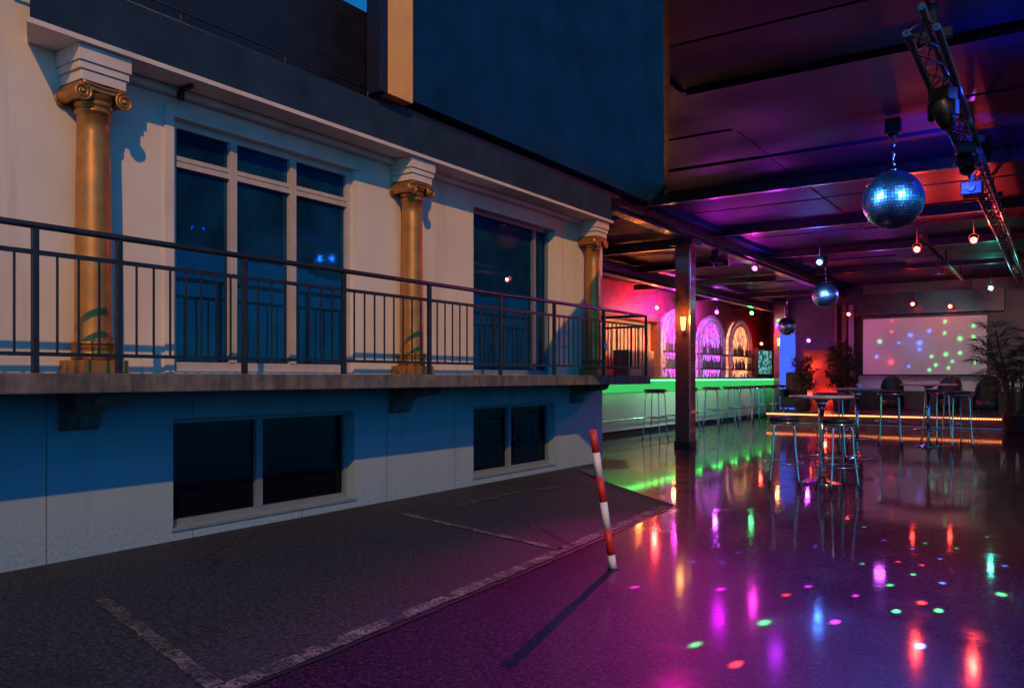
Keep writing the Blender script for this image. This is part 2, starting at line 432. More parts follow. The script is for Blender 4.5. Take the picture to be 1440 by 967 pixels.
# canopy: slate fascia over a pale soffit board
PL = [(XW+.002, 3.46), (-6.80, 3.27), (-6.80, 13.42), (XW+.002, 13.42)]
b = MB(); b.prism(PL, 'z', 4.45, 4.90); b.build('canopy', M['shaded'], villa)
PS = [(XW+.002, 3.44), (-6.77, 3.23), (-6.77, 13.44), (XW+.002, 13.44)]
b = MB(); b.prism(PS, 'z', 4.405, 4.448); b.build('soffit', M['soffit'], villa)
b = MB(); b.box(XW+.002, -7.10, 4.3, 12.8, 4.335, 4.402, .01); b.build('cornice', M['soffit'], villa)
# thin rail along the canopy's top edge
b = MB()
b.tube([(-6.86, 3.0, 5.03), (-6.86, 7.25, 5.03)], .012, 6); b.tube([(-6.84, 3.3, 4.915), (-6.84, 13.3, 4.915)], .016, 6)
for i in range(4): b.tube([(-6.86, 3.4+i*1.25, 4.90), (-6.86, 3.4+i*1.25, 5.03)], .012, 6)
b.build('gutter_rail', M['steel'], villa)
# upper storey
b = MB(); b.box(-7.9, -7.40, 3.47, 8.7, 4.902, 6.28); b.build('parapet', M['night'], villa)
b = MB(); b.box(-6.90, -6.66, 7.30, 7.74, 4.985, 9.2, .004); pil = b.build('upper_pillar', M['orange'], villa)
b = MB(); b.box(-6.90, -6.67, 7.17, 7.298, 4.985, 9.2, .004); b.build('pillar_shade_side', M['night'], villa)  # dark strip painted in for the pillar's shaded left side
b = MB(); b.box(-6.97, -6.72, 7.742, 34.0, 5.05, 16); b.build('upper_wall', M['shade_blue'], villa)
b = MB(); b.box(-7.30, -6.82, 7.3, 13.8, 4.902, 4.983); b.build('sill_course', M['night'], villa)
# small fitting under the soffit
b = MB(); b.box(-7.08, -6.90, 4.78, 4.82, 4.365, 4.403); b.box(-7.1, -7.06, 4.77, 4.83, 4.28, 4.364); b.build('soffit_fitting', M['black'], villa)

# gold ionic columns
def column(yc):
    xc = -7.02; r = .150
    prof = [(r*1.02, 1.90)]
    for i in range(13):
        k = i/12; prof.append((r*(1.0 - .13*k**1.6), 1.92 + k*(3.88-1.92)))
    prof += [(.148, 3.885), (.150, 3.905), (.134, 3.915), (.134, 3.935), (.150, 3.945), (.156, 3.965), (.142, 3.985)]
    b = MB(); b.lathe(prof, (xc, yc, 0), 40)
    col = b.build('column', M['gold'], villa)
    b = MB()        # attic base on a square plinth
    b.box(XW+.003, xc+.205, yc-.205, yc+.205, 1.632, 1.745, .006)
    b.lathe([(.165,1.747), (.176,1.77), (.176,1.81), (.165,1.845), (.178,1.85), (.170,1.865), (.178,1.88), (.190,1.885), (.190,1.90), (.165,1.912)], (xc, yc, 0), 40)
    b.build('column_base', M['gold'], col)
    b = MB()        # capital: echinus, bolsters and spiral volutes on both faces
    b.lathe([(.14,3.985), (.155,4.0), (.17,4.03), (.17,4.045), (.14,4.05)], (xc, yc, 0), 36)
    b.box(xc-.17, xc+.17, yc-.21, yc+.21, 4.045, 4.10, .01)
    for sy in (-1, 1):
        cy = yc + sy*.185
        b.lathe([(.066,-.155), (.056,-.10), (.046,0), (.056,.10), (.066,.165)], (xc, cy, 4.02), 20, 'x')
        for fx in (-.155, .170):
            pts = []
            for i in range(60):
                a = i/59*2*PI*2.4; rr = .080*(1-i/59*.86)
                pts.append((xc+fx, cy - sy*rr*math.sin(a), 4.015 + rr*math.cos(a)))
            b.tube(pts, [.0135*(1-.45*i/59) for i in range(60)], 6)
            b.lathe([(.0,-.004), (.016,-.003), (.016,.018), (.0,.02)] if fx > 0 else [(.0,-.02), (.016,-.018), (.016,.003), (0,.004)], (xc+fx, cy, 4.015), 10, 'x')
    for fx in (-.155, .170):
        b.tube([(xc+fx, yc-.185+i*.037, 4.103-.018*math.sin(i/10*PI)) for i in range(11)], .0135, 6)
        b.tube([(xc+fx, yc-.12+i*.024, 4.055-.010*math.sin(i/10*PI)) for i in range(11)], .011, 6)
    b.build('capital', M['gold'], col)
    b = MB()        # pale stepped abacus
    b.box(XW+.003, xc+.175, yc-.20, yc+.20, 4.115, 4.20, .004)
    b.box(XW+.003, xc+.19, yc-.22, yc+.22, 4.203, 4.265, .004)
    b.box(XW+.003, xc+.205, yc-.235, yc+.235, 4.268, 4.402, .004)
    b.build('abacus', M['soffit'], col)
for yc in (3.905, 8.138, 13.12): column(yc)

# balcony railing
rail = thing('balcony_railing', 'dark steel railing with thin vertical bars along the whole balcony', 'railing', (-6.25, 8, 1.63))
XR = -6.26
posts = [-2.4, -1.0, .4, 1.75, 3.045, 3.69, 4.905, 6.164, 7.573, 9.07, 10.48, 12.08, 13.74]
def posted(y, top, w=.022):
    b = MB(); b.box(XR-w, XR+w, y-w, y+w, 1.50, top, .003); return b.build('post', M['steel'], rail)
for y in posts: posted(y, 2.695)
b = MB(); b.tube([(XR, -4, 2.715), (XR, 13.76, 2.715)], .026, 10); b.build('handrail', M['steel'], rail)
b = MB()
for a, c in zip(posts, posts[1:]):
    b.box(XR-.012, XR+.012, a+.023, c-.023, 2.50, 2.535); b.box(XR-.012, XR+.012, a+.023, c-.023, 1.755, 1.785)
b.build('cross_rail', M['steel'], rail)
for a, c in zip(posts, posts[1:]):
    n = max(2, round((c-a)/.152))
    if c < 2.5: continue
    for i in range(1, n):
        y = a + (c-a)*i/n; m = MB(); m.box(XR-.007, XR+.007, y-.007, y+.007, 1.785, 2.50); m.build('bar', M['steel'], rail)
b = MB(); b.box(XR+.023, XR+.06, 12.04, 12.11, 2.06, 2.17, .006); b.build('switch_box', M['white'], rail)
# short return along the balcony's end
b = MB(); b.tube([(XR, 13.74, 2.715), (XW+.02, 13.74, 2.715)], .024, 8); b.box(XR-.85, XR-.03, 13.728, 13.752, 2.50, 2.535); b.box(XR-.85, XR-.03, 13.728, 13.752, 1.755, 1.785)
b.build('return_rail', M['steel'], rail)
for i in range(1, 6):
    x = XR-.03-.82*i/6; m = MB(); m.box(x-.007, x+.007, 13.733, 13.747, 1.785, 2.50); m.build('bar', M['steel'], rail)

# ------------------------------------------------------------------ striped marker pole
pole = thing('marker_pole', 'leaning red and white striped pole on the asphalt beside the painted line', 'marker pole', (-3.09, 6.13, 0))
top = Vector((-.143, -.095, 1.15)); bands = [0, .11, .33, .55, .76, .96, 1.15]
mats = ['white', 'red', 'white', 'red', 'white', 'red']
for i in range(6):
    b = MB(); p0 = top*(bands[i]/1.15); p1 = top*(bands[i+1]/1.15)
    b.tube([p0 + Vector((0,0,.012)), p1 + Vector((0,0,.0115))], .031, 18); b.build('stripe', M[mats[i]], pole, world=False)
b = MB(); b.lathe([(.05,.0042), (.052,.008), (.036,.013), (.034,.016)], (0,0,0), 20); b.build('base_plate', M['black'], pole, world=False)

# ------------------------------------------------------------------ club hall
club = thing('club_hall', 'open sided dance hall with dark board ceiling, bar wall and pale back wall', 'building', (-3, 22, 0))
ZC = 5.2
# roof outline
PA = [(-6.66, 15.5), (-3.02, 7.0), (-1.92, 7.8), (-.28, 8.85), (6.0, 13.2), (6.0, 41), (-7.06, 41), (-7.06, 15.5)]
b = MB(); b.prism(PA, 'z', ZC+.06, ZC+.30); b.build('roof', M['night'], club)
# board ceiling: panels of slightly different drop with open seams
b = MB(); random.seed(4)
bmp = bmesh.new()
rows = [6.6, 8.3, 9.7, 11.6, 13.3, 15.2, 17.0, 18.9, 20.9, 22.4, 24.3, 26.2, 28, 30, 32, 34, 37, 40.9]
cuts = [-7.0, -3.9, -1.05, 2.4, 5.9]
def clip_poly(poly, y0, y1, x0, x1):
    def cl(P, f):
        out = []
        for i, p in enumerate(P):
            q = P[(i+1) % len(P)]; a, c = f(p), f(q)
            if a >= 0: out.append(p)
            if (a >= 0) != (c >= 0):
                t = a/(a-c); out.append((p[0]+(q[0]-p[0])*t, p[1]+(q[1]-p[1])*t))
        return out
    P = poly
    for f in (lambda p: p[1]-y0, lambda p: y1-p[1], lambda p: p[0]-x0, lambda p: x1-p[0]):
        P = cl(P, f)
        if len(P) < 3: return []
    return P
for a, c in zip(rows, rows[1:]):
    for d, e in zip(cuts, cuts[1:]):
        # the roof outline is split at x=-4.67/-1.92, each slice is convex enough to clip
        drop = random.choice([0, 0, .02, .05, .09])
        for sub in ([(-6.6,15.55),(-3.0,7.14),(-3.0,41),(-7.0,41),(-7.0,15.55)], [(-3.0,7.14),(-1.92,7.92),(-1.92,41),(-3.0,41)], [(-1.92,7.92),(-.28,8.95),(-.28,41),(-1.92,41)], [(-.28,8.95),(5.9,13.3),(5.9,41),(-.28,41)]):
            P = clip_poly(sub, a+.05, c-.05, d+.01, e-.01)
            if len(P) >= 3:
                area = abs(sum(P[i][0]*P[(i+1) % len(P)][1]-P[(i+1) % len(P)][0]*P[i][1] for i in range(len(P))))/2
                if area > .02: b.prism(P, 'z', ZC-drop-.02, ZC+.058)
b.build('ceiling', M['ceiling'], club)
def ibeam(x, y0, y1, z0, z1, w=.11):
    b = MB(); b.box(x-w, x+w, y0, y1, z0, z0+.03); b.box(x-w, x+w, y0, y1, z1-.03, z1); b.box(x-.02, x+.02, y0, y1, z0+.03, z1-.03)
    b.tube([(x+w+.05, y0, z0+.09), (x+w+.05, y1, z0+.09)], .025, 8)
    return b.build('beam', M['beam'], club)
ibeam(-7.04, 13.9, 33.9, 4.72, 5.12)
ibeam(-9.8, 15.0, 40.5, 4.27, 4.62)
for yb in (15.0, 19.2, 23.6, 28.2):         # cross joists of the main ceiling
    b = MB(); b.box(-6.9, 5.8, yb-.07, yb+.07, ZC-.22, ZC-.03); b.build('joist', M['beam'], club)
# bar bay with a lower ceiling
b = MB()
yy = 14.6
while yy < 40.5:
    b.box(-12.0, -7.16, yy+.02, yy+1.55, 4.72+random.choice([0,.02,.05]), 4.80); yy += 1.6
b.build('bar_ceiling', M['ceiling'], club)
b = MB(); b.box(-12.2, -7.3, 14.5, 40.9, 4.86, 5.0); b.build('bar_roof', M['beam'], club)
for yb in (17.6, 21.0, 25.2, 30, 35):
    b = MB(); b.box(-11.9, -7.2, yb-.08, yb+.08, 4.52, 4.70); b.build('joist', M['beam'], club)
# walls
b = MB(); b.box(-12.4, -12.0, 14.2, 41.2, 0, 4.85); b.build('bar_wall', M['darkwall'], club)
b = MB(); b.box(-16, -12.42, 14.2, 41.2, 0, 7.05); b.build('rear_block', M['night'], club)
b = MB(); b.box(-11.98, -9.35, 40.9, 41.2, 0, 4.85); b.build('end_wall', M['darkwall'], club)
b = MB(); b.box(-6.35, 6.0, 34.0, 34.3, 0, ZC-.03); b.build('back_wall', M['palewall'], club)
b = MB(); b.box(-9.30, -6.352, 34.0, 34.3, 0, ZC-.03); b.build('back_wall', M['duskwall'], club)
b = MB(); b.box(-9.30, -9.1, 34.302, 40.89, 0, 4.85); b.build('return_wall', M['darkwall'], club)
b = MB(); b.box(-6.6, -1.62, 33.45, 33.985, 3.95, 4.75); b.build('lintel', M['beam'], club)
b = MB(); b.box(-6.5, -1.0, 33.93, 33.985, 1.08, 1.66); b.build('wall_panel', M['white'], club)
b = MB(); b.box(-6.5, -1.0, 33.95, 33.985, .36, 1.07); b.build('wainscot', M['stagewood'], club)
# vertical fins and curtains left of the screen
for x, w, m in ((-6.72, .10, 'palewall'), (-6.98, .09, 'wood'), (-7.3, .05, 'wood')):
    b = MB(); b.box(x-w, x+w, 33.7, 33.98, .36, 4.4); b.build('wall_fin', M[m], club)
def pillar(x, y, s, ztop, loc=True):
    b = MB(); b.box(x-s, x+s, y-s, y+s, 0.005, ztop, .008)
    o = b.build('pillar', M['pillar'], club)
    k = MB(); k.box(x+s-.018, x+s+.012, y-s-.012, y-s+.018, .0055, ztop-.1); k.build('corner_trim', M['steelpale'], o)
    k = MB(); k.box(x-s-.02, x+s+.02, y-s-.02, y+s+.02, .006, .16, .006); k.build('plinth', M['beam'], o)
    k = MB(); k.box(x-s-.1, x+s+.1, y-s-.1, y+s+.1, ztop+.002, ztop+.16, .01); k.build('pillar_head', M['beam'], o)
    return o
P1 = pillar(-7.03, 17.55, .175, 4.55)
P2 = pillar(-9.42, 33.7, .22, 4.50)

# ------------------------------------------------------------------ lamps
def point(name, loc, col, watts, radius=.06, parent=None):
    l = bpy.data.lights.new(name, 'POINT'); l.energy = watts; l.color = col; l.shadow_soft_size = radius
    o = bpy.data.objects.new(name, l); COL.objects.link(o)
    o.location = loc if parent is None else Vector(loc) - parent.location
    o.parent = parent; return o
def spot(name, loc, target, col, watts, deg, blend=.4, radius=.04, parent=None):
    l = bpy.data.lights.new(name, 'SPOT'); l.energy = watts; l.color = col; l.shadow_soft_size = radius
    l.spot_size = R(deg); l.spot_blend = blend
    o = bpy.data.objects.new(name, l); COL.objects.link(o)
    o.location = loc if parent is None else Vector(loc) - parent.location
    d = Vector(target) - Vector(loc); o.rotation_euler = d.to_track_quat('-Z', 'Y').to_euler()
    o.parent = parent; return o
CC = {'red': (1,.045,.03), 'magenta': (1,.03,.75), 'violet': (.62,.06,1), 'green': (.05,1,.2), 'blue': (.05,.2,1), 'amber': (1,.38,.08), 'teal': (.1,1,.75), 'white': (.9,.9,1)}
EM = {k: emis('lens_'+k, c, 55) for k, c in CC.items()}
def lamp(x, y, z, col, watts, label, hang=.25, facing=(0,-1,-.35), r=.065, group='coloured stage lamps under the ceiling', drop=.22):
    watts = watts*.38
    """small par can on a yoke, its lens towards the floor and the room"""
    root = thing('stage_lamp', label, 'stage lamp', (x, y, z), 0, group)
    d = Vector(facing).normalized(); q = d.to_track_quat('Z', 'Y').to_matrix().to_4x4()
    b = MB(); b.lathe([(.05,-.24), (r*.8,-.2), (r*.95,-.02), (r*1.12,0), (r*1.12,.02), (r*.98,.02), (r*.98,.004)], (0,0,0), 16); b.xform(q)
    b.build('housing', M['black'], root, world=False)
    b = MB(); b.lathe([(0,.012), (r*.6,.011), (r*.96,.006)], (0,0,0), 16); b.xform(q)
    b.build('lens', EM[col], root, world=False)
    b = MB(); b.tube([(-r*1.3,0,0), (-r*1.3,0,r*1.6), (0,0,r*2.2), (r*1.3,0,r*1.6), (r*1.3,0,0)], .008, 6); b.tube([(0,0,r*2.2), (0,0,hang)], .012, 6)
    b.build('yoke', M['black'], root, world=False)
    if watts: point('lamp_light', Vector((x, y, z)) + d*drop, CC[col], watts, .05, root)
    return root
lamp(-2.62, 20.0, 4.42, 'red', 280, 'red stage lamp under the ceiling, just right of the large mirror ball', .7)
lamp(-1.50, 19.7, 4.48, 'red', 420, 'brighter red stage lamp close to the right truss', .64)
lamp(-6.55, 32.4, 3.95, 'red', 40, 'red stage lamp at the top left corner of the white screen', .5)
lamp(-4.45, 32.9, 4.26, 'red', 14, 'dim red lamp on the lintel above the middle of the screen', .4)
lamp(-3.24, 32.9, 4.12, 'red', 22, 'red lamp on the lintel above the right half of the screen', .4)
lamp(-1.80, 29.8, 4.40, 'teal', 35, 'small teal lamp near the right end of the lintel', .6)
lamp(-4.90, 20.9, 4.42, 'blue', 120, 'added blue lamp above the round tables, for its floor streak', .6)  # added so that its reflection streaks the floor blue
lamp(-6.90, 22.2, 4.56, 'magenta', 130, 'magenta stage lamp hanging from the long beam behind the pillar', .22)
lamp(-8.10, 32.8, 3.02, 'violet', 110, 'violet lamp above the red lit panel at the back', .3)
lamp(-10.0, 31.8, 4.10, 'green', 30, 'green stage lamp on the beam over the bar', .22)
lamp(-11.4, 25.9, 3.96, 'red', 700, 'red lamp over the orange lit doorway behind the balcony railing', .6)
lamp(-11.5, 38.0, 3.15, 'red', 70, 'red lamp on the dark wall between the drinks fridge and the far pillar', .3)
lamp(-11.2, 31.2, 4.15, 'violet', 200, 'violet lamp on the ceiling above the middle arch', .4)
lamp(-11.3, 27.5, 4.15, 'magenta', 260, 'magenta lamp on the ceiling above the left arch', .4)

# black moving heads without light, hung from beam and truss
def moving_head(x, y, z, hang, label):
    root = thing('moving_head', label, 'stage lamp', (x, y, z), random.uniform(0, 3), 'unlit black moving heads')
    b = MB(); b.box(-.11, .11, -.09, .09, hang-.16, hang-.02, .015); b.tube([(0,0,hang-.02), (0,0,hang)], .03, 8); b.build('base', M['black'], root, world=False)
    for s in (-1, 1):
        b = MB(); b.box(min(s*.115,s*.15), max(s*.115,s*.15), -.04, .04, -.05, hang-.165, .01); b.build('yoke', M['black'], root, world=False)
    b = MB(); b.lathe([(.03,-.17), (.09,-.15), (.10,.05), (.085,.14), (.075,.145), (.07,.12)], (0,0,0), 16); b.xform(Matrix.Rotation(2.4, 4, 'X')); b.build('head', M['black'], root, world=False)
moving_head(-6.95, 19.3, 4.40, .31, 'unlit black moving head on the long beam beside the near pillar')
moving_head(-1.0, 9.5, 4.32, .28, 'unlit black moving head nearest the camera on the right truss')
moving_head(-1.0, 11.9, 4.32, .28, 'unlit black moving head on the truss beside the large mirror ball')

def truss(x, y0, y1, z, w, label, seg=.55):
    root = thing('lighting_truss', label, 'truss', (x, (y0+y1)/2, z))
    for dx, dz in ((-w, 0), (w, 0), (0, w*1.7)):
        b = MB(); b.tube([(x+dx, y0, z+dz), (x+dx, y1, z+dz)], .034, 10); b.build('chord', M['alu'], root)
    b = MB(); y = y0; k = 0
    while y + seg <= y1:
        for s in (-1, 1): b.tube([(x+s*w, y, z), (x, y+seg/2, z+w*1.7), (x+s*w, y+seg, z)], .011, 5)
        b.tube([(x-w, y, z), (x+w, y+seg, z)], .010, 5); y += seg
    b.build('brace', M['beam'], root)
    y = y0 + .8
    while y < y1:
        b = MB(); b.box(x-.03, x+.03, y-.03, y+.03, z+w*1.7+.03, ZC-.05); b.box(x-w-.04, x+w+.04, y-.05, y+.05, z+w*1.7-.02, z+w*1.7+.06); y += 4.1
        b.build('hanger', M['black'], root)
truss(-1.0, 7.9, 30.5, 4.62, .12, 'long aluminium truss under the ceiling at the right')
root = thing('lighting_bar', 'single pipe under the ceiling below the two red lamps', 'pipe', (-2.6, 27, 4.75))
b = MB(); b.tube([(-2.6, 20.4, 4.75), (-2.6, 33.3, 4.75)], .05, 12); b.build('pipe', M['alu'], root)
for y in (21.4, 25.4, 29.4, 32.8):
    b = MB(); b.box(-2.63, -2.57, y-.03, y+.03, 4.79, ZC-.1); b.build('hanger', M['black'], root)

# mirror balls
def mirror_ball(x, y, z, r, ztop, label, nu=56, nv=30, m='mirror'):
    root = thing('mirror_ball', label, 'mirror ball', (x, y, z), 0, 'mirror balls')
    b = MB(); rnd = random.Random(int(r*1000)); rings = []
    for i in range(nv+1):
        th = PI*i/nv; n = max(6, int(nu*math.sin(th)))
        if i < nv:
            t0, t1 = PI*i/nv, PI*(i+1)/nv; tm = (t0+t1)/2; n = max(6, int(nu*math.sin(tm)))
            for k in range(n):
                p0, p1 = 2*PI*k/n, 2*PI*(k+1)/n; g = .06
                pa, pb = p0+(p1-p0)*g, p1-(p1-p0)*g; ta, tb = t0+(t1-t0)*g, t1-(t1-t0)*g
                tm_, pm = (ta+tb)/2, (pa+pb)/2
                nn = Vector((math.sin(tm_)*math.cos(pm), math.sin(tm_)*math.sin(pm), math.cos(tm_)))
                tilt = Vector((rnd.gauss(0, .028), rnd.gauss(0, .028), rnd.gauss(0, .028)))
                nv_ = (nn + tilt).normalized(); ctr = nn*r*.998
                q = []
                for t, p in ((ta, pa), (tb, pa), (tb, pb), (ta, pb)):
                    v = Vector((math.sin(t)*math.cos(p), math.sin(t)*math.sin(p), math.cos(t)))*r
                    q.append(v - nv_*((v-ctr).dot(nv_)))
                b.quad(*q)
    b.build('mirror_skin', M[m], root, world=False)
    b = MB(); b.lathe([(0.001,-r*.965), (r*.5,-r*.84), (r*.84,-r*.5), (r*.965,0), (r*.84,r*.5), (r*.5,r*.84), (.001,r*.965)], (0,0,0), 24); b.build('core', M['black'], root, world=False)
    b = MB(); b.lathe([(.05,r-.01), (.06,r+.04), (.02,r+.06)], (0,0,0), 14)
    h = ztop - z
    b.tube([(0,0,r+.05), (0,0,h-.25)], .009, 6); b.tube([(.015*math.sin(i*1.3), .015*math.cos(i*1.3), r+.06+(h-.3-r-.06)*i/14) for i in range(15)], .012, 6)
    b.build('chain', M['chrome'], root, world=False)
    b = MB(); b.box(-.10, .10, -.08, .08, h-.25, h-.04, .02); b.lathe([(.05,h-.31), (.07,h-.25)], (0,0,0), 14); b.build('motor', M['black'], root, world=False)
mirror_ball(-1.91, 12.32, 4.04, .40, ZC, 'large blue shining mirror ball hanging from the ceiling')
mirror_ball(-5.75, 25.2, 4.02, .38, ZC, 'smaller looking blue mirror ball above the middle of the hall')
mirror_ball(-8.05, 29.6, 3.40, .32, ZC, 'warm lit mirror ball hanging in front of the back left corner')

# wall sconces
def sconce(x, y, z, label):
    root = thing('wall_lamp', label, 'wall lamp', (x, y, z), 0, 'wall lamps on the pillars')
    b = MB(); b.lathe([(.02,-.16), (.04,-.15), (.055,0), (.065,.13), (.06,.14), (.045,.13)], (0,-.085,0), 18); b.build('shade', M['e_sconce'], root, world=False)
    b = MB(); b.box(-.05, .05, -.015, -.001, -.16, .10, .003); b.tube([(0,-.012,-.1), (0,-.05,-.13), (0,-.085,-.165)], .012, 6); b.build('bracket', M['wood'], root, world=False)
    point('lamp_light', Vector((x, y-.28, z+.1)), (1,.36,.07), 20, .06, root)
sconce(-6.98, 17.373, 2.80, 'glowing amber wall lamp on the front of the near pillar')
sconce(-9.42, 33.478, 3.02, 'glowing amber wall lamp on the far pillar beside the bar end')
# wreath of dried twigs over the near sconce
wr = thing('dried_wreath', 'dark dried twig wreath hung above the lamp on the near pillar', 'wreath', (-7.03, 17.34, 3.33))
b = MB(); random.seed(9)
for i in range(80):
    a = random.uniform(0, 2*PI); rr = random.uniform(.08, .2); p = Vector((rr*math.cos(a), random.uniform(-.09, .0), rr*1.3*math.sin(a)))
    d = Vector((random.uniform(-1,1), random.uniform(-.5,.1), random.uniform(-1,1)))*.1
    q = p + d; q.y = min(q.y, .01); b.tube([p, q], .006, 4)
b.build('twigs', M['trunk'], wr, world=False)

# ------------------------------------------------------------------ bar
bar = thing('bar_counter', 'long bar counter with glowing green band under its wooden top', 'bar counter', (-10.4, 26, 0))
BX = -10.1; B0, B1 = 15.6, 36.0
b = MB(); b.box(-11.0, BX, B0, B1, .12, 1.49); b.build('front_panel', M['barpanel'], bar)
b = MB(); b.box(-10.95, BX-.06, B0, B1, .006, .118); b.build('kick_plate', M['black'], bar)
b = MB(); b.box(-11.1, BX+.30, B0-.1, B1+.15, 1.52, 1.60, .01); b.build('bar_top', M['bartop'], bar)
b = MB(); b.box(BX+.002, BX+.02, B0, B1-.5, 1.17, 1.475); b.build('light_band', M['e_band'], bar)
b = MB(); b.box(BX+.16, BX+.24, B0, B1-.1, 1.497, 1.518); b.build('light_strip', M['e_green'], bar)
b = MB(); b.box(-11.0, BX+.24, B1+.002, B1+.10, .006, 1.515); b.build('end_panel', M['pillar'], bar)
b = MB()
b.tube([(BX+.12, B0, .42), (BX+.12, B1-.1, .42)], .022, 8)
y = B0+.5
while y < B1: b.tube([(BX+.12, y, .42), (BX+.005, y, .36)], .016, 6); y += 1.8
b.build('foot_rail', M['chrome'], bar)

def stool_proto(h, seat_r, foot_r, ring_h, seat_m, name='bar_stool'):
    root = thing(name, 'x', 'stool', (0,0,0))
    b = MB(); b.lathe([(seat_r*.9,h-.075), (seat_r,h-.06), (seat_r*1.02,h-.03), (seat_r*.96,h-.008), (seat_r*.7,h)], (0,0,0), 28); b.build('seat', seat_m, root, world=False)
    b = MB(); b.tube([(seat_r*.96*math.cos(a), seat_r*.96*math.sin(a), h-.085) for a in [2*PI*i/28 for i in range(28)]], .013, 6, closed=True); b.build('seat_frame', M['chrome'], root, world=False)
    for k in range(4):
        a = PI/4 + k*PI/2; c, s = math.cos(a), math.sin(a); b = MB()
        rr = [(seat_r*.55, h-.09), (seat_r*.80, h-.10), (seat_r*.93, h-.17), (seat_r*.98, h*.6), (foot_r*.9, h*.14), (foot_r, .008)]
        b.tube([(r*c, r*s, z) for r, z in rr], .0135, 8); b.build('leg', M['chrome'], root, world=False)
    t = (h*.6-ring_h)/(h*.6-h*.14); rr = seat_r*.98 + (foot_r*.9-seat_r*.98)*max(0, min(1, t)) + .02
    b = MB(); b.tube([(rr*math.cos(a), rr*math.sin(a), ring_h) for a in [2*PI*i/32 for i in range(32)]], .012, 6, closed=True); b.build('foot_ring', M['chrome'], root, world=False)
    return root
tall = stool_proto(1.30, .27, .34, .60, M['leather'])
low = stool_proto(1.03, .215, .30, .36, M['leather'])
def place(proto, x, y, rz, label, group, used=set()):
    o = proto if proto.name not in used else copy_tree(proto)
    used.add(proto.name); o.location = (x, y, .004); o.rotation_euler = (0,0,rz); tag(o, label, 'stool', group); return o
spots = [(-8.3, 18.75), (-8.85, 22.3), (-8.9, 24.3), (-8.85, 26.0), (-8.9, 27.6), (-8.95, 29.0), (-8.9, 30.3), (-8.92, 31.6), (-8.9, 32.9)]
lab = ['chrome bar stool standing alone left of the near pillar', 'chrome bar stool at the bar, first one right of the near pillar', 'chrome bar stool at the bar, second one right of the near pillar',
       'chrome bar stool at the bar, third one right of the near pillar', 'chrome bar stool at the bar, fourth one right of the near pillar', 'chrome bar stool at the bar, fifth one right of the near pillar',
       'chrome bar stool at the bar, third from the far end of the row', 'chrome bar stool at the bar, next to last before the far pillar', 'chrome bar stool at the far end of the bar']
for (x, y), L in zip(spots, lab): place(tall, x, y, random.uniform(-.3,.3), L, 'bar stools along the bar')
place(tall, -3.20, 20.2, .2, 'tall chrome stool left of the round table before the screen', 'stools around the round tables')
place(tall, -1.85, 20.1, .6, 'tall chrome stool right of the round table before the screen', 'stools around the round tables')
place(tall, -2.45, 22.0, .9, 'tall chrome stool behind the round table before the screen', 'stools around the round tables')
place(tall, -3.62, 16.3, .4, 'tall chrome stool at the middle table holding the candle glass', 'stools around the round tables')
place(low, -3.32, 12.05, .3, 'low stool with black seat left of the nearest round table', 'stools around the round tables')
place(low, -2.56, 11.95, .7, 'low stool with black seat right of the nearest round table', 'stools around the round tables')

def table(x, y, h, r, label, tri=True):
    root = thing('bistro_table', label, 'table', (x, y, .004), random.uniform(0, 1), 'round standing tables')
    b = MB(); b.lathe([(r*.96,h-.04), (r,h-.03), (r,h-.008), (r*.985,h)], (0,0,0), 40); b.build('tabletop', M['tabletop'], root, world=False)
    b = MB(); b.tube([(0,0,.05), (0,0,h-.07)], .034, 14); b.lathe([(.15,h-.06), (.14,h-.045)], (0,0,0), 18); b.lathe([(.034,h-.2), (.1,h-.065)], (0,0,0), 18); b.build('post', M['chrome'], root, world=False)
    b = MB(); b.lathe([(.28,.002), (.285,.012), (.27,.022), (.11,.05), (.05,.10), (.036,.13)], (0,0,0), 36) ; b.build('base', M['chrome'], root, world=False)
    b = MB(); b.tube([(.30*math.cos(a), .30*math.sin(a), .40) for a in [2*PI*i/28 for i in range(28)]], .012, 6, closed=True)
    for k in range(3): a = k*2*PI/3; b.tube([(.03*math.cos(a), .03*math.sin(a), .40), (.295*math.cos(a), .295*math.sin(a), .40)], .009, 5)
    b.build('foot_ring', M['chrome'], root, world=False)
table(-2.97, 12.8, 1.32, .46, 'nearest round standing table with two low stools at it')
table(-3.30, 17.1, 1.38, .44, 'middle round standing table with a candle glass on it')
table(-2.50, 20.9, 1.44, .60, 'farthest round standing table straight in front of the screen')
can = thing('candle_glass', 'small white candle glass on the middle round table', 'candle holder', (-3.24, 17.0, 1.386))
b = MB(); b.lathe([(.03,.0), (.045,.01), (.05,.09), (.045,.09), (.04,.02)], (0,0,0), 16); b.build('glass', M['white'], can, world=False)
b = MB(); b.lathe([(.036,.02), (.036,.06), (.01,.062)], (0,0,0), 12); b.build('candle', emis('candle_glow', (1,.8,.6), 3), can, world=False)

